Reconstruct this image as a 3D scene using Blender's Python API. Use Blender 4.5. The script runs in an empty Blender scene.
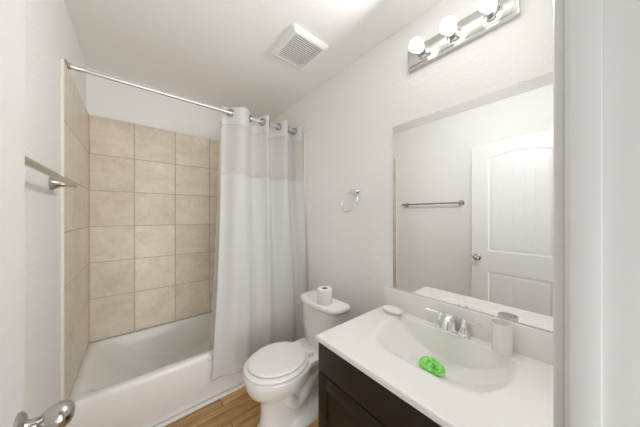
import bpy, bmesh, math, random
from mathutils import Vector, Matrix, noise
PI = math.pi
S = bpy.context.scene
COL = S.collection

# ------------------------------------------------------------------ camera, world, exposure
cam_d = bpy.data.cameras.new('camera'); cam = bpy.data.objects.new('camera', cam_d); COL.objects.link(cam)
cam.location = (0.2875, 0.0, 1.306)
cam.rotation_euler = (PI/2, 0, -math.radians(39.787))
cam_d.sensor_width = 36; cam_d.lens = 221.58/640*36
cam_d.shift_y = 2.35/640
cam_d.clip_start = 0.01
S.camera = cam

BULB = 3.6
w = bpy.data.worlds.new('world'); S.world = w; w.use_nodes = True
bg = w.node_tree.nodes['Background']; bg.inputs[0].default_value = (0.98, 0.99, 1.0, 1); bg.inputs[1].default_value = 0.14
# added unseen fill lamps behind the camera, shining in through the open doorway
def area(name, loc, tgt, sx, sy, en, color, parent=None):
    l = bpy.data.lights.new(name, 'AREA'); l.shape = 'RECTANGLE'; l.size = sx; l.size_y = sy; l.energy = en; l.color = color
    o = bpy.data.objects.new(name, l); COL.objects.link(o); o.location = loc
    o.rotation_euler = (Vector(tgt)-Vector(loc)).to_track_quat('-Z', 'Y').to_euler()
    return o
area('hall_fill_wide', (.35, -2.3, 1.25), (.35, 2, 1.25), 2.6, 2.3, 41, (1, 1, 1))  # wide added fill lamp, no window stands here
area('hall_fill_low', (.35, -1.4, .35), (.5, 1.2, 2.4), 1.6, .6, 24, (1, .99, .985))  # added fill lamp near the floor, tilted up to brighten the ceiling
S.view_settings.view_transform = 'Standard'; S.view_settings.look = 'None'
S.view_settings.exposure = 0.0; S.view_settings.gamma = 1; S.view_settings.use_curve_mapping = False
S.cycles.max_bounces = 16; S.cycles.diffuse_bounces = 12; S.cycles.glossy_bounces = 8; S.cycles.transparent_max_bounces = 16
S.cycles.caustics_reflective = True; S.cycles.caustics_refractive = False
S.cycles.sample_clamp_indirect = 6

# ------------------------------------------------------------------ materials
def mat(name, color, rough=0.5, metal=0.0, bump=None, spec=0.5, var=None, emit=None, coat=0, alpha=None, trans=0):
    m = bpy.data.materials.new(name); m.use_nodes = True
    nt = m.node_tree; b = nt.nodes['Principled BSDF']
    b.inputs['Base Color'].default_value = (*color, 1)
    b.inputs['Roughness'].default_value = rough; b.inputs['Metallic'].default_value = metal
    b.inputs['Specular IOR Level'].default_value = spec
    b.inputs['Coat Weight'].default_value = coat
    b.inputs['Transmission Weight'].default_value = trans
    if emit: b.inputs['Emission Color'].default_value = (*emit[0], 1); b.inputs['Emission Strength'].default_value = emit[1]
    tc = nt.nodes.new('ShaderNodeTexCoord')
    if bump:
        sc, st, det = bump
        n = nt.nodes.new('ShaderNodeTexNoise'); n.inputs['Scale'].default_value = sc; n.inputs['Detail'].default_value = det
        nt.links.new(tc.outputs['Object'], n.inputs['Vector'])
        bp = nt.nodes.new('ShaderNodeBump'); bp.inputs['Strength'].default_value = st; bp.inputs['Distance'].default_value = 0.004
        nt.links.new(n.outputs['Fac'], bp.inputs['Height']); nt.links.new(bp.outputs['Normal'], b.inputs['Normal'])
    if var:
        sc, c2 = var
        n = nt.nodes.new('ShaderNodeTexNoise'); n.inputs['Scale'].default_value = sc; n.inputs['Detail'].default_value = 4
        nt.links.new(tc.outputs['Object'], n.inputs['Vector'])
        r = nt.nodes.new('ShaderNodeValToRGB'); r.color_ramp.elements[0].color = (*color, 1); r.color_ramp.elements[1].color = (*c2, 1)
        r.color_ramp.elements[0].position = .35; r.color_ramp.elements[1].position = .7
        nt.links.new(n.outputs['Fac'], r.inputs['Fac']); nt.links.new(r.outputs['Color'], b.inputs['Base Color'])
    if alpha is not None: b.inputs['Alpha'].default_value = alpha
    return m

M = {}
M['wall'] = mat('painted_wall', (.885, .883, .875), .6, bump=(60, .75, 4), var=(3, (.875, .872, .862)), spec=.2)
M['ceil'] = mat('painted_ceiling', (.905, .90, .89), .7, bump=(55, .3, 4))
M['trim'] = mat('white_trim_paint', (.82, .82, .81), .32)
M['door'] = mat('white_door_paint', (.84, .84, .83), .35, bump=(200, .05, 2))
M['chrome'] = mat('chrome', (.86, .86, .87), .08, 1.0)
M['bright_chrome'] = mat('polished_fixture_metal', (.66, .655, .64), .16, 1.0)
M['nickel'] = mat('satin_nickel', (.52, .50, .455), .25, 1.0)
M['rod'] = mat('brushed_rod_steel', (.80, .79, .76), .3, 1.0)
M['porc'] = mat('vitreous_china', (.89, .89, .885), .10, coat=.4)
M['seat'] = mat('toilet_seat_plastic', (.90, .90, .89), .22)
M['tub'] = mat('tub_enamel', (.87, .87, .86), .13, coat=.3)
M['marble'] = mat('cultured_marble', (.87, .86, .84), .15, coat=.3, var=(6, (.86, .85, .828)))
M['espresso'] = mat('espresso_wood', (.024, .0185, .012), .42, var=(14, (.019, .0145, .010)), spec=.3)
M['plastic'] = mat('white_plastic', (.84, .84, .82), .35)
M['cup'] = mat('cream_ceramic', (.88, .865, .83), .25, bump=(40, .05, 2))
M['dark'] = mat('dark_void', (.10, .10, .10), .8)
M['ventback'] = mat('vent_inside', (.09, .09, .09), .7)
M['paper'] = mat('tissue_paper', (.88, .88, .87), .9, bump=(160, .4, 3))
M['card'] = mat('cardboard', (.35, .27, .2), .9)
M['grout'] = mat('grout', (.50, .44, .36), .9)
M['tiletrim'] = mat('tile_edge_trim', (.80, .77, .70), .35)
M['caulk'] = mat('white_caulk', (.80, .79, .77), .5)
M['clear'] = mat('clear_plastic', (.85, .86, .86), .15, alpha=.55)
M['mirror'] = mat('mirror_silver', (.93, .94, .935), .0, 1.0)
M['bulb'] = mat('lit_bulb_glass', (1, 1, 1), .2, emit=((1.0, .975, .935), BULB))
M['steel'] = mat('drain_steel', (.6, .6, .6), .2, 1.0)

def tile_mat():
    m = mat('beige_stone_tile', (.5, .43, .34), .33); nt = m.node_tree; b = nt.nodes['Principled BSDF']
    tc = nt.nodes.new('ShaderNodeTexCoord')
    at = nt.nodes.new('ShaderNodeAttribute'); at.attribute_name = 'tone'
    off = nt.nodes.new('ShaderNodeVectorMath'); off.operation = 'MULTIPLY_ADD'
    cmb = nt.nodes.new('ShaderNodeCombineXYZ')
    for i in range(3): nt.links.new(at.outputs['Fac'], cmb.inputs[i])
    nt.links.new(cmb.outputs[0], off.inputs[0]); off.inputs[1].default_value = (7, 11, 5)
    nt.links.new(tc.outputs['Object'], off.inputs[2])
    n1 = nt.nodes.new('ShaderNodeTexNoise'); n1.inputs['Scale'].default_value = 5.0; n1.inputs['Detail'].default_value = 7; n1.inputs['Roughness'].default_value = .62; n1.inputs['Distortion'].default_value = .8
    st = nt.nodes.new('ShaderNodeMapping'); st.inputs['Scale'].default_value = (1, 1, 1.25)
    nt.links.new(off.outputs[0], st.inputs['Vector']); nt.links.new(st.outputs[0], n1.inputs['Vector'])
    n2 = nt.nodes.new('ShaderNodeTexNoise'); n2.inputs['Scale'].default_value = 38; n2.inputs['Detail'].default_value = 4
    nt.links.new(off.outputs[0], n2.inputs['Vector'])
    r = nt.nodes.new('ShaderNodeValToRGB'); e = r.color_ramp.elements
    e[0].position = .28; e[0].color = (.70, .62, .505, 1)
    e[1].position = .72; e[1].color = (.86, .785, .675, 1)
    k = r.color_ramp.elements.new(.5); k.color = (.79, .71, .595, 1)
    nt.links.new(n1.outputs['Fac'], r.inputs['Fac'])
    mx = nt.nodes.new('ShaderNodeMixRGB'); mx.blend_type = 'MULTIPLY'; mx.inputs['Fac'].default_value = .35
    nt.links.new(r.outputs['Color'], mx.inputs['Color1'])
    r2 = nt.nodes.new('ShaderNodeValToRGB'); r2.color_ramp.elements[0].color = (.80, .78, .74, 1); r2.color_ramp.elements[0].position = .3; r2.color_ramp.elements[1].position = .6
    nt.links.new(n2.outputs['Fac'], r2.inputs['Fac']); nt.links.new(r2.outputs['Color'], mx.inputs['Color2'])
    hv = nt.nodes.new('ShaderNodeHueSaturation')
    mr = nt.nodes.new('ShaderNodeMapRange'); mr.inputs['To Min'].default_value = .93; mr.inputs['To Max'].default_value = 1.07
    nt.links.new(at.outputs['Fac'], mr.inputs['Value']); nt.links.new(mr.outputs[0], hv.inputs['Value'])
    nt.links.new(mx.outputs['Color'], hv.inputs['Color']); nt.links.new(hv.outputs['Color'], b.inputs['Base Color'])
    return m
M['tile'] = tile_mat()

def floor_mat():
    m = mat('oak_planks', (.4, .24, .1), .38); nt = m.node_tree; b = nt.nodes['Principled BSDF']
    tc = nt.nodes.new('ShaderNodeTexCoord')
    br = nt.nodes.new('ShaderNodeTexBrick'); br.offset = .37; br.inputs['Scale'].default_value = 1
    br.inputs['Brick Width'].default_value = 1.1; br.inputs['Row Height'].default_value = .15; br.inputs['Mortar Size'].default_value = .0018
    br.inputs['Color1'].default_value = (0, 0, 0, 1); br.inputs['Color2'].default_value = (1, 1, 1, 1); br.inputs['Mortar'].default_value = (.5, .5, .5, 1)
    mp = nt.nodes.new('ShaderNodeMapping'); mp.inputs['Location'].default_value = (.35, .055, 0)
    nt.links.new(tc.outputs['Object'], mp.inputs['Vector']); nt.links.new(mp.outputs[0], br.inputs['Vector'])
    n = nt.nodes.new('ShaderNodeTexNoise'); n.inputs['Scale'].default_value = 3.2; n.inputs['Detail'].default_value = 8; n.inputs['Roughness'].default_value = .65; n.inputs['Distortion'].default_value = .6
    mp2 = nt.nodes.new('ShaderNodeMapping'); mp2.inputs['Scale'].default_value = (1.3, 11, 1)
    ad = nt.nodes.new('ShaderNodeVectorMath'); ad.operation = 'ADD'
    nt.links.new(mp.outputs[0], ad.inputs[0]); nt.links.new(br.outputs['Color'], ad.inputs[1])
    nt.links.new(ad.outputs[0], mp2.inputs['Vector']); nt.links.new(mp2.outputs[0], n.inputs['Vector'])
    r = nt.nodes.new('ShaderNodeValToRGB'); e = r.color_ramp.elements
    e[0].position = .3; e[0].color = (.30, .16, .05, 1); e[1].position = .72; e[1].color = (.76, .49, .20, 1)
    nt.links.new(n.outputs['Fac'], r.inputs['Fac'])
    hv = nt.nodes.new('ShaderNodeHueSaturation'); mr = nt.nodes.new('ShaderNodeMapRange'); mr.inputs['To Min'].default_value = .8; mr.inputs['To Max'].default_value = 1.15
    nt.links.new(br.outputs['Color'], mr.inputs['Value']); nt.links.new(mr.outputs[0], hv.inputs['Value']); nt.links.new(r.outputs['Color'], hv.inputs['Color'])
    mx = nt.nodes.new('ShaderNodeMixRGB'); nt.links.new(br.outputs['Fac'], mx.inputs['Fac']); nt.links.new(hv.outputs['Color'], mx.inputs['Color1']); mx.inputs['Color2'].default_value = (.06, .035, .015, 1)
    nt.links.new(mx.outputs['Color'], b.inputs['Base Color'])
    return m
M['floor'] = floor_mat()

def cloth_mat(name, color, transp, weave, trl=.35):
    m = bpy.data.materials.new(name); m.use_nodes = True; nt = m.node_tree; nt.nodes.clear()
    out = nt.nodes.new('ShaderNodeOutputMaterial'); d = nt.nodes.new('ShaderNodeBsdfDiffuse'); t = nt.nodes.new('ShaderNodeBsdfTranslucent')
    d.inputs['Color'].default_value = (*color, 1); t.inputs['Color'].default_value = (*color, 1)
    mx = nt.nodes.new('ShaderNodeMixShader'); mx.inputs[0].default_value = trl
    nt.links.new(d.outputs[0], mx.inputs[1]); nt.links.new(t.outputs[0], mx.inputs[2])
    tc = nt.nodes.new('ShaderNodeTexCoord'); n = nt.nodes.new('ShaderNodeTexNoise'); n.inputs['Scale'].default_value = weave; n.inputs['Detail'].default_value = 5
    nt.links.new(tc.outputs['Object'], n.inputs['Vector'])
    bp = nt.nodes.new('ShaderNodeBump'); bp.inputs['Strength'].default_value = .25; bp.inputs['Distance'].default_value = .004
    nt.links.new(n.outputs['Fac'], bp.inputs['Height']); nt.links.new(bp.outputs[0], d.inputs['Normal'])
    last = mx
    if transp > 0:
        tr = nt.nodes.new('ShaderNodeBsdfTransparent'); m2 = nt.nodes.new('ShaderNodeMixShader'); m2.inputs[0].default_value = transp
        nt.links.new(mx.outputs[0], m2.inputs[1]); nt.links.new(tr.outputs[0], m2.inputs[2]); last = m2
    nt.links.new(last.outputs[0], out.inputs['Surface'])
    return m
M['cloth'] = cloth_mat('white_curtain_cloth', (.82, .82, .82), 0, 90)
M['sheer'] = cloth_mat('sheer_curtain_mesh', (.80, .80, .80), .22, 300)
M['liner'] = cloth_mat('frosted_liner', (.86, .86, .85), .25, 30)
M['green'] = cloth_mat('green_mesh', (.55, 1.0, .40), 0, 120, .3)

# ------------------------------------------------------------------ mesh helpers
def B(): return bmesh.new()
def box(bm, x0, x1, y0, y1, z0, z1, bev=0.0, seg=2):
    r = bmesh.ops.create_cube(bm, size=1)
    vs = r['verts']
    for v in vs: v.co = Vector((x0+(v.co.x+.5)*(x1-x0), y0+(v.co.y+.5)*(y1-y0), z0+(v.co.z+.5)*(z1-z0)))
    if bev > 0:
        es = list({e for v in vs for e in v.link_edges})
        bmesh.ops.bevel(bm, geom=es, offset=bev, segments=seg, profile=.5, affect='EDGES')
def basis(d):
    d = Vector(d).normalized(); a = Vector((0, 0, 1)) if abs(d.z) < .9 else Vector((1, 0, 0))
    u = d.cross(a).normalized(); return u, d.cross(u).normalized(), d
def lathe(bm, org, d, prof, n=32, caps=True):
    """prof: list of (t along d, radius)"""
    u, v, d = basis(d); org = Vector(org); rings = []
    for t, r in prof:
        if r < 1e-6: rings.append([bm.verts.new(org+d*t)])
        else: rings.append([bm.verts.new(org+d*t+(u*math.cos(2*PI*k/n)+v*math.sin(2*PI*k/n))*r) for k in range(n)])
    for a, b in zip(rings, rings[1:]):
        if len(a) == 1 and len(b) == 1: continue
        for k in range(n):
            k2 = (k+1) % n
            if len(a) == 1: bm.faces.new((a[0], b[k2], b[k]))
            elif len(b) == 1: bm.faces.new((a[k], a[k2], b[0]))
            else: bm.faces.new((a[k], a[k2], b[k2], b[k]))
    if caps:
        if len(rings[0]) > 1: bm.faces.new(rings[0][::-1])
        if len(rings[-1]) > 1: bm.faces.new(rings[-1])
def tube(bm, pts, rad, n=14, closed=False):
    pts = [Vector(p) for p in pts]; N = len(pts); rs = rad if isinstance(rad, (list, tuple)) else [rad]*N
    rings = []; pu = None
    for i, p in enumerate(pts):
        if closed: t = pts[(i+1) % N]-pts[i-1]
        else: t = pts[min(i+1, N-1)]-pts[max(i-1, 0)]
        t.normalize()
        if pu is None: u, v, _ = basis(t)
        else:
            u = (pu-t*pu.dot(t)).normalized(); v = t.cross(u)
        pu = u
        rings.append([bm.verts.new(p+(u*math.cos(2*PI*k/n)+v*math.sin(2*PI*k/n))*rs[i]) for k in range(n)])
    prs = list(zip(rings, rings[1:]))
    if closed: prs.append((rings[-1], rings[0]))
    for a, b in prs:
        for k in range(n):
            k2 = (k+1) % n; bm.faces.new((a[k], a[k2], b[k2], b[k]))
    if not closed: bm.faces.new(rings[0][::-1]); bm.faces.new(rings[-1])
def loft(bm, loops, cap0=True, cap1=True):
    rings = [[bm.verts.new(p) for p in L] for L in loops]; n = len(rings[0])
    for a, b in zip(rings, rings[1:]):
        for k in range(n):
            k2 = (k+1) % n; bm.faces.new((a[k], a[k2], b[k2], b[k]))
    if cap0: bm.faces.new(rings[0][::-1])
    if cap1: bm.faces.new(rings[-1])
    return rings
def grid(bm, nu, nv, fn):
    vs = [[bm.verts.new(fn(i/nu, j/nv)) for j in range(nv+1)] for i in range(nu+1)]
    for i in range(nu):
        for j in range(nv): bm.faces.new((vs[i][j], vs[i+1][j], vs[i+1][j+1], vs[i][j+1]))
    return vs
ROOT = {}
def obj(name, bm, m, parent=None, local=False, sharp=35, flip=True):
    if flip: bmesh.ops.recalc_face_normals(bm, faces=bm.faces)
    if parent is not None and not local:
        off = ROOT.get(parent.name, Vector((0, 0, 0)))
        bmesh.ops.translate(bm, verts=bm.verts, vec=-off)
    me = bpy.data.meshes.new(name); bm.to_mesh(me); bm.free()
    for p in me.polygons: p.use_smooth = True
    me.set_sharp_from_angle(angle=math.radians(sharp))
    me.materials.append(m)
    o = bpy.data.objects.new(name, me); COL.objects.link(o)
    if parent is not None:
        o.parent = parent
        ROOT[o.name] = ROOT.get(parent.name, Vector((0, 0, 0)))
    return o
def thing(name, label, cat, loc, rotz=0, group=None):
    o = bpy.data.objects.new(name, None); COL.objects.link(o); o.empty_display_size = .05
    o.location = loc; o.rotation_euler = (0, 0, rotz); ROOT[o.name] = Vector(loc)
    o['label'] = label; o['category'] = cat
    if group: o['group'] = group
    return o
def tag(o, label, cat):
    o['label'] = label; o['category'] = cat
    # put the origin at the base of the thing
    me = o.data; xs = [v.co for v in me.vertices]
    c = Vector((sum(v.x for v in xs)/len(xs), sum(v.y for v in xs)/len(xs), min(v.z for v in xs)))
    me.transform(Matrix.Translation(-c)); o.location = c
    return o
def struct(name, bm, m, sharp=35):
    o = obj(name, bm, m, sharp=sharp); o['kind'] = 'structure'; return o

# ------------------------------------------------------------------ room shell
W = 1.524; YB = 2.441; H = 2.438; YN = 0.0245; YO = -0.09
JL, JR = 0.1475, 0.8675      # door opening
YT = 1.765                   # where the tub surround starts
bm = B(); box(bm, -.1, W+.1, YO, YB+.1, -.06, 0); struct('floor', bm, M['floor'])
bm = B(); box(bm, -.1, W+.12, YO, YB+.1, H, H+.08); struct('ceiling', bm, M['ceil'])
bm = B(); box(bm, -.1, 0, YO, YB+.1, 0, H); struct('wall_left', bm, M['wall'])
bm = B(); box(bm, W, W+.12, YO, 1.80, 0, H); box(bm, W+.012, W+.12, 1.80, YB+.1, 0, H); struct('wall_right', bm, M['wall'])
bm = B(); box(bm, 0, W+.012, YB, YB+.1, 0, H); struct('wall_back', bm, M['wall'])
bm = B(); box(bm, 0, JL-.02, YO, YN, 0, H); box(bm, JR+.02, W, YO, YN, 0, H); box(bm, JL-.02, JR+.02, YO, YN, 2.045, H); struct('wall_near', bm, M['wall'])
# door jamb, stop and casing
bm = B()
box(bm, JL-.02, JL, YO, YN, 0, 2.045, .001); box(bm, JR, JR+.02, YO, YN, 0, 2.045, .001); box(bm, JL, JR, YO, YN, 2.025, 2.045)
struct('trim_1', bm, M['trim'])
bm = B()
box(bm, JR-.009, JR, -.0165, .018, 0, 2.015, .0015); box(bm, JL, JL+.010, -.0165, -.0125, 0, 2.015, .001); box(bm, JL, JR, -.0165, .018, 2.015, 2.025, .002)
struct('trim_2', bm, M['trim'])
bm = B()
for y0, y1 in ((YN, YN+.014), (YO-.014, YO)):
    box(bm, JR+.006, JR+.063, y0, y1, 0, 2.107, .004); box(bm, JL-.063, JL-.006, y0, y1, 0, 2.107, .004)
    box(bm, JL-.006, JR+.006, y0, y1, 2.05, 2.107, .004)
struct('trim_3', bm, M['trim'])
# ------------------------------------------------------------------ tile surround
XL0 = .2875; ZC0 = 1.306
ZT = .776+ZC0; ZR = .337
zl = [ZR, .666, .945, 1.2235, 1.503, 1.782, ZT]
TT = .015
def tiles(name, us, plane):
    """us: column lines; plane(u, z, t) -> point"""
    bm = B(); lay = bm.verts.layers.float.new('tone'); g = .0016
    mb = B()
    def slab(b, u0, u1, z0, z1, t0, t1, bev, tone=None):
        r = bmesh.ops.create_cube(b, size=1); vs = r['verts']
        if tone is not None:
            for v in vs: v[lay] = tone
        for v in vs:
            cx, cy, cz = v.co; ins = bev if cz > 0 else 0
            uu = u0+ins if cx < 0 else u1-ins; zz = z0+ins if cy < 0 else z1-ins
            v.co = Vector(plane(uu, zz, t0 if cz < 0 else t1))
    for a, b in zip(us, us[1:]):
        for c, d in zip(zl, zl[1:]):
            slab(bm, min(a, b)+g, max(a, b)-g, c+g, d-g, .002, TT, .0015, random.random())
    slab(mb, min(us), max(us), ZR, ZT-.002, 0, TT-.002, 0)
    o = struct(name, bm, M['tile']); obj('grout', mb, M['grout'], o)
    return o
random.seed(4)
xb = [TT, .2805, .2805+.2895, .2805+.579, .2805+.8685, .2805+1.158, W+.012-.024]
tiles('wall_tile_back', xb, lambda u, z, t: (u, YB-t, z))
YT = 1.662; YTR = 1.715
yb = [YB-TT, YB-TT-.285, YB-TT-.57, YT]
tiles('wall_tile_left', yb, lambda u, z, t: (t, u, z))
tiles('wall_tile_right', yb[:3]+[YTR], lambda u, z, t: (W+.012-t*1.6, u, z))
bm = B(); box(bm, 0, TT+.001, YT-.008, YT-.0005, 0, ZT, .004); struct('trim_4', bm, M['tiletrim'])
bm = B(); box(bm, W-.013, W, YTR-.012, YTR-.0005, ZR, ZT, .004); struct('trim_5', bm, M['tiletrim'])

# baseboards
def baseboard(name, x0, x1, y0, y1):
    bm = B(); box(bm, x0, x1, y0, y1, 0, .085, .004); struct(name, bm, M['trim'])
bm = B(); box(bm, 0, TT, YT, 1.690, 0.0, ZR-.001, .001); struct('wall_tile_leg', bm, M['tile'])
baseboard('baseboard_left', 0, .012, YN+.016, 1.648)
baseboard('baseboard_right', W-.012, W, .835, 1.668)

# ------------------------------------------------------------------ bathtub
def rrect(x0, x1, y0, y1, r, z, n=10):
    P = []
    for cx, cy, a0 in ((x1-r, y1-r, 0), (x0+r, y1-r, PI/2), (x0+r, y0+r, PI), (x1-r, y0+r, 1.5*PI)):
        for k in range(n+1):
            a = a0+PI/2*k/n; P.append((cx+r*math.cos(a), cy+r*math.sin(a), z))
    return P
TF = 1.692
tub = thing('bathtub', 'white alcove bathtub with plain apron below the beige tiles', 'bathtub', (W/2, (TF+YB)/2, 0))
bm = B(); X0, X1, Y0, Y1 = .004, W-.004, TF, YB-.004
L = [rrect(X0, X1, Y0+.012, Y1, .004, 0.0), rrect(X0, X1, Y0+.012, Y1, .004, .045), rrect(X0, X1, Y0+.004, Y1, .004, .055),
     rrect(X0, X1, Y0, Y1, .005, .295), rrect(X0+.001, X1-.001, Y0+.001, Y1-.001, .006, .318), rrect(X0+.004, X1-.004, Y0+.006, Y1-.004, .008, .330), rrect(X0+.01, X1-.01, Y0+.016, Y1-.01, .012, .335),
     rrect(X0+.04, X1-.06, Y0+.044, Y1-.030, .06, .335), rrect(X0+.055, X1-.066, Y0+.055, Y1-.038, .075, .331), rrect(X0+.072, X1-.072, Y0+.062, Y1-.044, .09, .320),
     rrect(X0+.14, X1-.085, Y0+.074, Y1-.056, .13, .25), rrect(X0+.26, X1-.10, Y0+.088, Y1-.072, .16, .15), rrect(X0+.345, X1-.115, Y0+.105, Y1-.09, .17, .095),
     rrect(X0+.41, X1-.14, Y0+.13, Y1-.12, .16, .066), rrect(X0+.48, X1-.2, Y0+.18, Y1-.17, .12, .056), rrect(X0+.6, X1-.4, Y0+.25, Y1-.24, .06, .053)]
loft(bm, L); obj('tub_shell', bm, M['tub'], tub, sharp=50)
bm = B(); lathe(bm, (X1-.24, (TF+YB)/2, .0545), (0, 0, 1), [(0, .03), (.003, .03), (.004, .026), (.002, .018), (.002, 0)], 24); obj('drain', bm, M['chrome'], tub)
bm = B(); lathe(bm, (X1-.093, (TF+YB)/2, .2), (-1, 0, .12), [(0, .036), (.006, .035), (.010, .028), (.011, 0)], 24); obj('overflow_plate', bm, M['chrome'], tub)
bm = B(); box(bm, .012, W-.012, TF-.022, TF+.004, 0, .016, .005); struct('trim_6', bm, M['caulk'])
# small clear clip on the apron beside the curtain
bm = B(); lathe(bm, (.692, TF+.0005, .305), (0, -1, 0), [(0, .017), (.003, .018), (.007, .015), (.009, .007), (.014, .006), (.016, 0)], 20)
box(bm, .684, .70, TF-.006, TF+.01, .315, .337, .003)
tag(obj('suction_clip', bm, M['clear']), 'small clear plastic clip on the tub rim beside the curtain edge', 'clip')

# ------------------------------------------------------------------ shower rod, curtain, liner
RY = 1.769; RZ = 2.106
rod = thing('shower_rod', 'long brushed metal shower rod spanning the tub between two walls', 'curtain rod', (W/2, RY, RZ))
bm = B(); tube(bm, [(.02, RY, RZ), (W-.02, RY, RZ)], .0112, 20); obj('rod', bm, M['rod'], rod)
bm = B(); tube(bm, [(.018, RY, RZ), (.066, RY, RZ), (.070, RY, RZ)], [.0145, .0145, .0118], 20); obj('end_sleeve', bm, M['rod'], rod)
for x, s in ((0.001, 1), (W-.001, -1)):
    bm = B(); lathe(bm, (x, RY, RZ), (s, 0, 0), [(0, .028), (.004, .028), (.008, .022), (.012, .017), (.020, .0165), (.020, .011)], 28); obj('flange', bm, M['nickel'], rod)
    bm2 = None

cross = [.470, .572, .722, .838, .888, .992, 1.085, 1.16, 1.285]   # along the rod, measured from the camera axis
amp = [.035, .062, .058, .048, .058, .055, .05, .045]
cross = [c+XL0 for c in cross]
def smooth(t): t = max(0, min(1, t)); return t*t*(3-2*t)
XS0, XS1 = cross[0]+.045, 1.219+XL0
def path(s):
    x = XS0+(XS1-XS0)*s
    for i in range(len(amp)):
        if x <= cross[i+1] or i == len(amp)-1:
            t = (x-cross[i])/(cross[i+1]-cross[i]); sg = -1 if i % 2 else 1
            return x, sg*amp[i]*math.sin(PI*min(t, 1.15))
ZTOP = 2.158; ZH = 2.012; ZS = 1.632; ZB = .152
def curtain_pt(s, z):
    x, o = path(s); d = (ZTOP-z)/(ZTOP-ZB)        # 0 top .. 1 bottom
    # the pleats relax lower down and the whole cloth swings out over the tub apron
    wv = o*(1-.45*smooth(d*1.3)) + .010*d*math.sin(s*23+d*3+1) + .006*d*math.sin(s*47-d*2)
    y = RY+wv-.118*smooth(d/.86)**1.1
    if d < .85: pass
    xl = -.105*(d**1.4)*(1-s)**1.6
    xr = -.012*d*s
    z2 = z + (.012*math.sin(s*9+.6) - .012*math.sin(.6))*d*0.6
    if d < .04: z2 += -.018*(1-d/.04)*(1-math.cos((s*4)*2*PI))/2*0.5
    x += xl+xr+.006*math.sin(6*d+s*12)*d
    return Vector((x, min(y, RY+.06), z2))
cur = thing('shower_curtain', 'white cloth shower curtain with sheer top band gathered at right', 'shower curtain', (1.15, RY, ZB))
def sheet(name, z0, z1, m, nv, fn=curtain_pt, par=cur, th=.0015, ns=170):
    bm = B(); vs = grid(bm, ns, nv, lambda u, v: fn(u, z0+(z1-z0)*v))
    o = obj(name, bm, m, par, sharp=80)
    if th:
        md = o.modifiers.new('thickness', 'SOLIDIFY'); md.thickness = th; md.offset = 0
    return o
sheet('header_band', ZH, ZTOP, M['cloth'], 10)
sheet('sheer_window', ZS, ZH, M['sheer'], 14, th=0)
sheet('cloth_panel', ZB, ZS, M['cloth'], 60)
def hem(s, z):
    p = curtain_pt(s, z); return p
bm = B(); tube(bm, [curtain_pt(0.0, ZB+(ZS-ZB)*k/40) for k in range(41)], .0035, 8); obj('side_hem', bm, M['cloth'], cur)
bm = B(); tube(bm, [curtain_pt(k/150, ZB+.002) for k in range(151)], .0035, 8); obj('bottom_hem', bm, M['cloth'], cur)
for i, c in enumerate(cross[1:-1]):
    # a ring follows the tilt of the cloth where it crosses the rod
    e = .01; s0 = (c-e-XS0)/(XS1-XS0); s1 = (c+e-XS0)/(XS1-XS0)
    a = path(s0); b = path(s1); d = Vector((b[0]-a[0], b[1]-a[1], 0)).normalized(); up = Vector((0, 0, 1))
    nrm = d.cross(up)
    if nrm.y > 0: nrm = -nrm
    ce = Vector((c, RY, RZ))+nrm*.006
    bm = B(); tube(bm, [ce+d*.0265*math.cos(2*PI*k/28)+up*.0265*math.sin(2*PI*k/28) for k in range(28)], .0062, 10, closed=True)
    obj('ring', bm, M['nickel'], cur)
# liner hanging on the tub side
def liner_pt(s, z):
    d = (2.06-z)/(2.06-.20)
    x = XL0+.515+(.70)*s - .075*d**1.2*(1-s)
    y = RY+.080+.008*math.sin(s*40)+.005*math.sin(s*17+2)+.015*smooth((d-.3)/.6)
    return Vector((x, y, z))
lin = sheet('shower_liner', .20, 2.06, M['liner'], 50, liner_pt, None, 0, 130)
tag(lin, 'pale frosted liner hanging inside the tub behind the white curtain', 'shower liner')

# ------------------------------------------------------------------ toilet
TY = 1.232
toi = thing('toilet', 'white two-piece toilet with closed lid between tub and vanity', 'toilet', (1.0, TY, 0))
def egg(xf, xb, b, z, n=48, e=2.0, back=1.0):
    """closed outline; xf front tip (min x), xb back, half width b"""
    P = []
    cx = xf+(xb-xf)*.52
    for k in range(n):
        a = 2*PI*k/n; c, s = math.cos(a), math.sin(a)
        ex = 2/e
        px = math.copysign(abs(c)**ex, c); py = math.copysign(abs(s)**ex, s)
        rx = (xb-cx) if px > 0 else (cx-xf)
        P.append((cx+rx*px, TY+b*py, z))
    return P
bm = B()
loft(bm, [egg(.84, 1.30, .105, 0, e=2.8), egg(.838, 1.30, .107, .012, e=2.8), egg(.845, 1.29, .10, .03, e=2.8), egg(.858, 1.24, .082, .06, e=2.5), egg(.862, 1.2, .078, .13, e=2.4),
          egg(.858, 1.18, .08, .19, e=2.3), egg(.845, 1.17, .088, .222, e=2.2), egg(.815, 1.17, .115, .248, e=2.1), egg(.785, 1.18, .15, .278, e=2.05), egg(.770, 1.19, .170, .315, e=2.02),
          egg(.763, 1.20, .179, .350, e=2.0), egg(.762, 1.205, .181, .372, e=2.0), egg(.765, 1.205, .179, .382, e=2.0), egg(.772, 1.2, .172, .386)])
obj('bowl', bm, M['porc'], toi, sharp=60)
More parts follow.
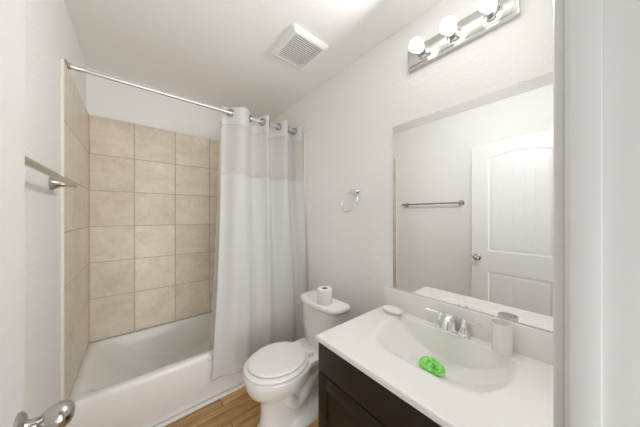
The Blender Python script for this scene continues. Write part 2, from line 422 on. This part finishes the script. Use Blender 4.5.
# deck that carries the tank, and foot flange
bm = B()
def dk(x0, x1, b, z, r=.03): return rrect(x0, x1, TY-b, TY+b, r, z)
loft(bm, [dk(1.13, 1.36, .07, .22), dk(1.11, 1.375, .095, .29), dk(1.07, 1.385, .125, .345), dk(1.05, 1.388, .138, .372), dk(1.055, 1.386, .134, .3865), dk(1.10, 1.37, .10, .3885)])
obj('tank_deck', bm, M['porc'], toi, sharp=60)
bm = B(); loft(bm, [rrect(.98, 1.34, TY-.125, TY+.125, .05, 0), rrect(.98, 1.34, TY-.125, TY+.125, .05, .022), rrect(.99, 1.33, TY-.112, TY+.112, .05, .036), rrect(1.02, 1.31, TY-.085, TY+.085, .05, .06)])
obj('foot', bm, M['porc'], toi, sharp=60)
for s in (-1, 1):
    bm = B(); pts = [(.99, .25), (1.01, .18), (1.06, .135), (1.12, .16), (1.17, .23), (1.22, .28), (1.27, .27), (1.30, .2), (1.305, .1), (1.305, .03)]
    # smooth the trapway path
    P = [Vector((x, TY+s*.062, z)) for x, z in pts]
    for _ in range(2):
        Q = [P[0]]
        for a, b in zip(P, P[1:]): Q += [a*.75+b*.25, a*.25+b*.75]
        P = Q+[P[-1]]
    tube(bm, P, .041, 18); obj('trapway', bm, M['porc'], toi, sharp=60)
    bm = B(); lathe(bm, (1.145, TY+s*.092, .03), (0, 0, 1), [(0, .017), (.010, .0165), (.018, .012), (.021, .005), (.0215, 0)], 20); obj('bolt_cap', bm, M['plastic'], toi)
bm = B(); loft(bm, [egg(.768, 1.165, .177, .388), egg(.764, 1.168, .181, .392), egg(.764, 1.168, .181, .402), egg(.770, 1.165, .176, .407), egg(.80,1.14,.15,.407)]); obj('seat', bm, M['seat'], toi, sharp=50)
bm = B(); loft(bm, [egg(.82, 1.14, .135, .407), egg(.818, 1.14, .137, .4125), egg(.792, 1.155, .158, .4135), egg(.789, 1.156, .161, .421), egg(.794, 1.153, .157, .4255), egg(.81, 1.13, .14, .4275), egg(.87, 1.06, .08, .4285)]); obj('lid', bm, M['seat'], toi, sharp=50)
for s in (-1, 1):
    bm = B(); box(bm, 1.150, 1.190, TY+s*.07-.017, TY+s*.07+.017, .386, .414, .006); obj('hinge', bm, M['seat'], toi)
# tank with bowed front
XB = 1.392; TC = 1.207
def tank(hw, dep, z, bow=.055, r=.025, xb=XB, n=40):
    P = []; m = 30
    for k in range(m+1):
        t = -1+2*k/m
        f = (1-abs(t)**2.6)
        P.append((xb-dep-bow*f+bow*.0, TC+hw*1*t*(1-.02*0), z))
    P = [(x+(.02*max(0, (abs((y-TC)/hw)-.9)/.1)**2), y, z) for x, y, z in P]
    P.append((xb-.01, TC+hw*1, z)); P.append((xb, TC+hw*1-.01, z)); P.append((xb, TC-hw*1+.01, z)); P.append((xb-.01, TC-hw*1, z))
    return P
bm = B(); loft(bm, [tank(.178, .095, .388), tank(.186, .10, .395), tank(.196, .108, .52), tank(.197, .112, .672)]); obj('tank', bm, M['porc'], toi, sharp=40)
bm = B(); loft(bm, [tank(.200, .116, .672), tank(.206, .122, .677), tank(.208, .124, .686), tank(.206, .122, .700), tank(.200, .116, .707), tank(.192, .106, .709)]); obj('tank_lid', bm, M['porc'], toi, sharp=50)
bm = B(); lathe(bm, (1.285, TC+.178, .640), (-.25, .95, 0), [(0, .012), (.02, .012), (.024, .008)], 16)
tube(bm, [(1.28, TC+.206, .640), (1.262, TC+.209, .639), (1.238, TC+.204, .635)], [.006, .0065, .008], 12); obj('flush_lever', bm, M['chrome'], toi)

# toilet roll on the tank
RX, RYY = 1.287, 1.150
rl = thing('toilet_roll', 'white toilet paper roll standing on the toilet tank lid', 'toilet paper', (RX, RYY, .7095))
bm = B(); lathe(bm, (RX, RYY, .7095), (0, 0, 1), [(0, .020), (0, .049), (.003, .051), (.096, .051), (.099, .049), (.099, .020), (0, .020)], 40, caps=False); obj('paper', bm, M['paper'], rl)
bm = B(); lathe(bm, (RX, RYY, .7095), (0, 0, 1), [(.0, .0185), (.0, .0199), (.0995, .0199), (.0995, .0185), (0, .0185)], 32, caps=False); obj('cardboard_core', bm, M['card'], rl)

# ------------------------------------------------------------------ vanity cabinet
VX = .9575; VY0, VY1 = .040, .818; CT = .739; CB = .715
van = thing('vanity_cabinet', 'dark espresso vanity cabinet under the white sink top', 'cabinet', ((VX+W)/2, .43, 0))
bm = B(); box(bm, VX+.019, VX+.037, VY0, VY1, .09, CB, .001); box(bm, VX+.037, W-.003, VY0, VY0+.016, .09, CB); box(bm, VX+.037, W-.003, VY1-.016, VY1, .09, CB); box(bm, VX+.037, W-.003, VY0+.016, VY1-.016, .09, .108); box(bm, W-.012, W-.003, VY0+.016, VY1-.016, .108, CB); box(bm, VX+.075, W-.003, VY0+.002, VY1-.002, 0, .09); obj('carcass', bm, M['espresso'], van)
def shaker(bm, y0, y1, z0, z1, fr=.058):
    x0, x1 = VX, VX+.018
    box(bm, x0+.008, x1, y0+fr-.004, y1-fr+.004, z0+fr-.004, z1-fr+.004)
    box(bm, x0, x1, y0, y0+fr, z0, z1, .0015); box(bm, x0, x1, y1-fr, y1, z0, z1, .0015)
    box(bm, x0, x1, y0+fr, y1-fr, z0, z0+fr, .0015); box(bm, x0, x1, y0+fr, y1-fr, z1-fr, z1, .0015)
bm = B(); box(bm, VX, VX+.018, VY0+.003, VY1-.001, .572, .710, .002); obj('drawer_front', bm, M['espresso'], van)
for y0, y1 in ((VY0+.003, .427), (.431, VY1-.001)):
    bm = B(); shaker(bm, y0, y1, .10, .566); obj('cabinet_door', bm, M['espresso'], van)

# vanity top with moulded bowl
CX0 = .9465; CY0, CY1 = YN+.002, .827; SXC, SYC = .985+XL0, .425
top = thing('sink_countertop', 'white cultured marble vanity top with moulded sink bowl and backsplash', 'sink top', ((CX0+W)/2, .43, CB))
def bowl_z(x, y):
    dx = x-SXC; dy = abs(y-SYC)
    xb = .178                                   # steep straight back wall behind the drain
    if dx > xb or dx < -.185 or dy > .268: return 0.0
    fr = max(0.0, min(1.0, (-dx+.045)/.23)); front = (1-fr**2.0)**1.7
    sw = .268*(1-.30*fr**2)
    if dy >= sw: return 0.0
    q = max(0.0, (dy-.06)/(sw-.06)); side = (1-q**1.7)*min(1, (sw-dy)/.03)**.35
    back = smooth((xb-.010*(1-smooth((sw-dy)/.03))-dx)/.018)
    return -.118*back*side*front
bm = B()
nu, nv = 190, 190
vs = grid(bm, nu, nv, lambda u, v: Vector((CX0+.006+(W-.003-CX0-.006)*u, CY0+(CY1-.006-CY0)*v, CT+bowl_z(CX0+.006+(W-.003-CX0-.006)*u, CY0+(CY1-.006-CY0)*v))))
# rounded edge profile round the slab
ed = [vs[0][j].co.copy() for j in range(nv+1)]
def rim_loop(ox, dz):
    return [Vector((CX0+.006-ox, CY0, CT-dz)), ]
prof = [(.003, .0012), (.0055, .004), (.006, .008), (.004, .0095), (.0025, .011), (.004, .0125), (.0045, .024)]
bnd = [vs[i][nv] for i in range(nu, -1, -1)]+[vs[0][j] for j in range(nv-1, -1, -1)]
prev = bnd
for ox, dz in prof:
    cur_l = []
    for v in bnd:
        x, y = v.co.x, v.co.y
        nx = x-ox if abs(x-(CX0+.006)) < 1e-6 else x
        ny = y+ox if abs(y-(CY1-.006)) < 1e-6 else y
        cur_l.append(bm.verts.new((nx, ny, CT-dz)))
    for k in range(len(bnd)-1): bm.faces.new((prev[k], prev[k+1], cur_l[k+1], cur_l[k]))
    prev = cur_l
under = [bm.verts.new((CX0+.05, v.co.y, CB)) if k > nu else bm.verts.new((max(v.co.x, CX0+.05), CY1-.05, CB)) for k, v in enumerate(prev)]
for k in range(len(bnd)-1): bm.faces.new((prev[k], prev[k+1], under[k+1], under[k]))
obj('counter_and_bowl', bm, M['marble'], top, sharp=40)
bm = B(); box(bm, W-.0225, W-.002, CY0, CY1-.002, CT-.002, .857, .003); obj('backsplash', bm, M['marble'], top)
dz = CT-.1165
bm = B(); lathe(bm, (SXC, SYC, dz+.0005), (0, 0, 1), [(0, .022), (.003, .022), (.004, .018), (.001, .014), (.001, 0)], 24); obj('drain', bm, M['chrome'], top)

# faucet
FX, FY = 1.184+XL0, .418
fa = thing('faucet', 'chrome two-handle faucet at the back of the sink bowl', 'faucet', (FX, FY, CT))
bm = B(); loft(bm, [rrect(FX-.024, FX+.024, FY-.078, FY+.078, .0235, CT), rrect(FX-.024, FX+.024, FY-.078, FY+.078, .0235, CT+.010), rrect(FX-.019, FX+.019, FY-.073, FY+.073, .0185, CT+.017), rrect(FX-.012, FX+.012, FY-.06, FY+.06, .011, CT+.019)]); obj('base_plate', bm, M['chrome'], fa, sharp=50)
bm = B()
sp = [(FX, .010, .0205), (FX-.002, .046, .0185), (FX-.018, .076, .0155), (FX-.048, .088, .0145), (FX-.076, .078, .0145), (FX-.088, .044, .0145)]
P = [(Vector((x, FY, CT+z)), r) for x, z, r in sp]
for _ in range(2):
    Q = [P[0]]
    for a, b in zip(P, P[1:]): Q += [(a[0]*.75+b[0]*.25, a[1]*.75+b[1]*.25), (a[0]*.25+b[0]*.75, a[1]*.25+b[1]*.75)]
    P = Q+[P[-1]]
tube(bm, [p for p, r in P], [r for p, r in P], 20)
for v in bm.verts: v.co.y = FY+(v.co.y-FY)*(1.05+.75*smooth((FX-v.co.x)/.06))
obj('spout', bm, M['chrome'], fa, sharp=50)
bm = B(); lathe(bm, (FX+.016, FY, CT+.02), (0, 0, 1), [(0, .003), (.045, .003), (.047, .006), (.055, .006), (.057, 0)], 14); obj('lift_rod', bm, M['chrome'], fa)
for s in (-1, 1):
    hy = FY+s*.052
    bm = B(); lathe(bm, (FX, hy, CT+.016), (0, 0, 1), [(0, .023), (.008, .0225), (.022, .017), (.046, .0125), (.052, .0150), (.060, .0145), (.066, .009), (.067, 0)], 28)
    h = obj('handle', bm, M['chrome'], fa)
    bm = B(); a = Vector((FX, hy, CT+.074)); d = Vector((-.012, s*.070, .006))
    tube(bm, [a-d*.1, a+d*.3, a+d*.7, a+d*.98, a+d*1.03], [.0075, .006, .0052, .0062, .003], 14); obj('lever', bm, M['chrome'], h)

# cup and soap dish
kx, ky = W-.0225-.038, .224
bm = B(); lathe(bm, (kx, ky, CT), (0, 0, 1), [(0, 0), (0, .031), (.002, .0335), (.006, .0345), (.116, .0355), (.122, .0363), (.1235, .035), (.122, .033), (.10, .032), (.012, .031), (.008, 0)], 40, caps=False)
tag(obj('tumbler', bm, M['cup']), 'off-white tumbler cup by the backsplash right of the faucet', 'cup')
sx, sy = 1.155+XL0, .720
def ov(a, b, z, n=40): return [(sx+a*math.cos(2*PI*k/n), sy+b*math.sin(2*PI*k/n), z) for k in range(n)]
bm = B(); loft(bm, [ov(.028, .042, CT), ov(.031, .046, CT+.004), ov(.041, .060, CT+.017), ov(.043, .063, CT+.022), ov(.041, .061, CT+.0235), ov(.037, .056, CT+.021), ov(.028, .044, CT+.010), ov(.01, .02, CT+.008)])
tag(obj('soap_dish', bm, M['cup'], sharp=60), 'off-white oval soap dish at the far end of the vanity top', 'soap dish')

# green mesh scrubber in the bowl: a ball of ruffled ribbons
random.seed(11)
bm = B(); gc = Vector((SXC+.004, SYC+.004, dz+.030))
bmesh.ops.create_icosphere(bm, subdivisions=4, radius=.036, matrix=Matrix.Translation(gc))
for v in bm.verts:
    d = (v.co-gc).normalized(); n = noise.noise(d*3.1+Vector((5, 1, 2))); n2 = noise.noise(d*9+Vector((1, 7, 3)))
    v.co = gc+Vector((d.x*1.05, d.y*1.35, d.z*.70))*.036*(1+.22*n+.22*n2)
for k in range(70):
    d = Vector((random.gauss(0, 1), random.gauss(0, 1), random.gauss(.2, 1))).normalized()
    c = gc+Vector((d.x*1.05, d.y*1.35, d.z*.70))*.034
    t = d.orthogonal().normalized(); t = Matrix.Rotation(random.random()*6.28, 3, d) @ t; b = d.cross(t)
    ph = random.random()*6; ln = random.uniform(.014, .026); hh = random.uniform(.006, .011)
    rows = []
    for i in range(13):
        q = i/12-.5; base = c+t*(q*ln)+b*(.003*math.sin(q*18+ph))-d*.004*(q*2)**2
        tip = base+d*hh*(1-.8*(2*q)**2)+b*(.0045*math.sin(q*26+ph*2))
        rows.append((bm.verts.new(base), bm.verts.new(tip)))
    for (a0, a1), (b0, b1) in zip(rows, rows[1:]): bm.faces.new((a0, b0, b1, a1))
for v in bm.verts:
    fl = CT+bowl_z(v.co.x, v.co.y)+.0015
    if v.co.z < fl: v.co.z = fl
g = obj('bath_scrubber', bm, M['green'], sharp=60)
tag(g, 'crumpled bright green mesh scrubber lying in the sink bowl', 'scrubber')

# ------------------------------------------------------------------ mirror
MZ0, MZ1, MY0, MY1 = .8585, 1.860, YN+.004, .768
mi = thing('wall_mirror', 'large frameless mirror on the right wall above the backsplash', 'mirror', (W-.003, .4, MZ0))
bm = B(); box(bm, W-.0065, W-.001, MY0, MY1, MZ0, MZ1, .0012, 1); obj('glass', bm, M['mirror'], mi)
for y, z, up in ((.66, MZ1, 1), (.176, MZ1, 1)):
    bm = B(); box(bm, W-.0105, W-.0005, y-.011, y+.011, z-.012*up, z+.010*up, .003); lathe(bm, (W-.0105, y, z+.003), (-1, 0, 0), [(0, .005), (.002, .004), (.003, 0)], 12); obj('clip', bm, M['plastic'], mi)

# ------------------------------------------------------------------ vanity light
LZ0, LZ1, LY0, LY1 = 2.141, 2.255, .175, .662
li = thing('vanity_light', 'chrome bar light with three lit globe bulbs above the mirror', 'wall lamp', (W, .415, LZ0))
bm = B(); box(bm, W-.026, W-.0005, LY0, LY1, LZ0, LZ1, .004); box(bm, W-.031, W-.025, LY0+.012, LY1-.012, LZ0+.012, LZ1-.012, .002); obj('backplate', bm, M['bright_chrome'], li)
lz = (LZ0+LZ1)/2
for y in (.262, .415, .568):
    bm = B(); lathe(bm, (W-.030, y, lz), (-1, 0, 0), [(0, .034), (.004, .034), (.009, .027), (.014, .0255), (.040, .0255), (.044, .027), (.046, .022)], 32); obj('socket_cup', bm, M['chrome'], li)
    bm = B(); lathe(bm, (W-.068, y, lz), (-1, 0, 0), [(0, .014), (.008, .016)]+[(.043-.034*math.cos(a), .034*math.sin(a)) for a in [.55+k*(PI-.55)/16 for k in range(16)]]+[(.077, 0)], 32); obj('bulb', bm, M['bulb'], li, sharp=80)

# added unseen strip lamp in front of the bulbs, evening out the room light
area('vanity_fill_strip', (1.365, .415, lz-.01), (.2, .50, 1.74), .46, .10, 9.2, (1, .995, .985))

# ------------------------------------------------------------------ ceiling vent
vx0, vx1, vy0, vy1 = 1.002, 1.279, 1.096, 1.396
ve = thing('ceiling_vent', 'square white slatted exhaust fan cover on the ceiling', 'vent', ((vx0+vx1)/2, (vy0+vy1)/2, H))
bm = B()
def vr(i, z, r=.012): return rrect(vx0+i, vx1-i, vy0+i, vy1-i, r, z, 4)
loft(bm, [vr(0, H-.0005), vr(0, H-.010), vr(.006, H-.020), vr(.016, H-.027), vr(.030, H-.029, .006), vr(.034, H-.027, .005), vr(.036, H-.006, .004)], True, False)
obj('frame', bm, M['plastic'], ve, sharp=45)
bm = B(); box(bm, vx0+.035, vx1-.035, vy0+.035, vy1-.035, H-.008, H-.004); obj('opening', bm, M['ventback'], ve)
bm = B(); ns = 14
for k in range(ns):
    y = vy0+.036+(vy1-vy0-.072)*(k+.5)/ns
    pts = [(y-.0040, H-.0265), (y-.0036, H-.0225), (y+.0034, H-.0225), (y+.0042, H-.0265)]
    a = [bm.verts.new((vx0+.0355, p[0], p[1])) for p in pts]; b = [bm.verts.new((vx1-.0355, p[0], p[1])) for p in pts]
    for q in range(4): bm.faces.new((a[q], a[(q+1) % 4], b[(q+1) % 4], b[q]))
    bm.faces.new(a); bm.faces.new(b[::-1])
obj('grille', bm, M['plastic'], ve, sharp=20)

# ------------------------------------------------------------------ towel ring and towel bar
TRY, TRZ = 1.068, 1.478
tr = thing('towel_ring', 'chrome towel ring on the right wall above the toilet', 'towel ring', (W, TRY, TRZ))
bm = B(); lathe(bm, (W-.0005, TRY, TRZ), (-1, 0, 0), [(0, .024), (.004, .024), (.010, .018), (.018, .010), (.040, .0085), (.046, .011), (.054, .011), (.058, .006), (.0585, 0)], 28); obj('post', bm, M['chrome'], tr)
bm = B(); R_ = .070; cz = TRZ-R_-.002; tube(bm, [(W-.050-.055*(1-math.cos(2*PI*k/56))*.5, TRY+R_*math.sin(2*PI*k/56), cz+R_*math.cos(2*PI*k/56)) for k in range(56)], .0050, 12, closed=True); obj('ring', bm, M['chrome'], tr)
BZ = 1.449; BX = .068; BY0, BY1 = .868, 1.515
tb = thing('towel_bar', 'straight satin metal towel bar on the left wall beside the door', 'towel bar', (0, (BY0+BY1)/2, BZ))
bm = B(); tube(bm, [(BX, BY0-.01, BZ), (BX, BY1+.022, BZ)], .0105, 18); obj('bar', bm, M['nickel'], tb)
for y in (BY0+.008, BY1-.008):
    bm = B(); lathe(bm, (.0005, y, BZ), (1, 0, 0), [(0, .030), (.005, .030), (.012, .024), (.030, .015), (.050, .0115), (.058, .0125), (.074, .0125), (.078, .009), (.0785, 0)], 28); obj('post', bm, M['nickel'], tb)

# ------------------------------------------------------------------ door (open, swung to the left wall)
DW, DH, DT = .716, 1.996, .035
door_ang = math.atan2(.749-.032, .1105-.1475)       # direction from hinge to free edge
bm = B()
# local frame: +x along the door from hinge to free edge, +y = away from room face, z up; room face at y=0
def depth(u, z):
    """recess of the two panels"""
    st = .138; r = .0
    def ramp(d):      # d: distance inside the panel edge
        if d <= 0: return 0
        if d < .010: return .007*smooth(d/.010)
        if d < .018: return .007
        if d < .034: return .007-.003*smooth((d-.018)/.016)
        return .004
    x0, x1 = st, DW-st
    dl = min(u-x0, x1-u)
    t = (u-DW/2)/((x1-x0)/2)
    ztop = 1.858+.045*(1-t*t) if abs(t) < 1 else 1.858
    # upper panel
    if 965e-3-.004 < z < ztop+.01:
        d = min(dl, z-.965, (ztop-z)*.97)
        if d > 0:
            v = ramp(d)
            if d > .034:
                for gk in range(1, 5):
                    gx = x0+.034+(x1-x0-.068)*gk/5
                    q = abs(u-gx)
                    if q < .004: v += .0016*(1-q/.004)
            return v
    if .20 < z < .765:
        d = min(dl, z-.20, .765-z)
        if d > 0:
            v = ramp(d)
            if d > .034:
                for gk in range(1, 5):
                    gx = x0+.034+(x1-x0-.068)*gk/5
                    q = abs(u-gx)
                    if q < .004: v += .0016*(1-q/.004)
            return v
    return 0
ND, NZ = 240, 330
f = grid(bm, ND, NZ, lambda a, b: Vector((DW*a, depth(DW*a, DH*b+.012), DH*b+.012)))
bk = [bm.verts.new((x, DT, z)) for x, z in ((0, .012), (DW, .012), (DW, DH+.012), (0, DH+.012))]
bm.faces.new(bk)
bm.faces.new([f[i][0] for i in range(ND+1)]+[bk[1], bk[0]])
bm.faces.new([f[i][NZ] for i in range(ND, -1, -1)]+[bk[3], bk[2]])
bm.faces.new([f[0][j] for j in range(NZ, -1, -1)]+[bk[0], bk[3]])
bm.faces.new([f[ND][j] for j in range(NZ+1)]+[bk[2], bk[1]])
dr = obj('door_1', bm, M['door'], sharp=30); dr['kind'] = 'structure'
dr.location = (.1475, .032, 0); dr.rotation_euler = (0, 0, door_ang)
def knob(sign, y0, ln=.066):
    bm = B(); k = ln/.066
    lathe(bm, (DW-.053, y0, .894), (0, sign, 0), [(0, .032), (.004, .032), (.009, .026), (.011, .015), (.016, .012), (.022*k, .0115), (.026*k, .0145), (.032*k, .0195), (.040*k, .0240), (.047*k, .0258), (.054*k, .0245), (.060*k, .0195), (.0645*k, .011), (.066*k, 0)], 40)
    return obj('door_knob', bm, M['nickel'], dr, local=True)
knob(-1, 0.0, .076); knob(1, DT, .052)
bm = B(); box(bm, DW-.0005, DW+.0015, .006, .030, .868, .922, .0005); box(bm, DW, DW+.010, .012, .024, .887, .903, .002); obj('latch', bm, M['nickel'], dr, local=True)
for z in (.25, 1.02, 1.80):
    bm = B(); lathe(bm, (-.004, DT+.004, z-.044), (0, 0, 1), [(0, .006), (.088, .006)], 14); obj('hinge', bm, M['nickel'], dr, local=True)
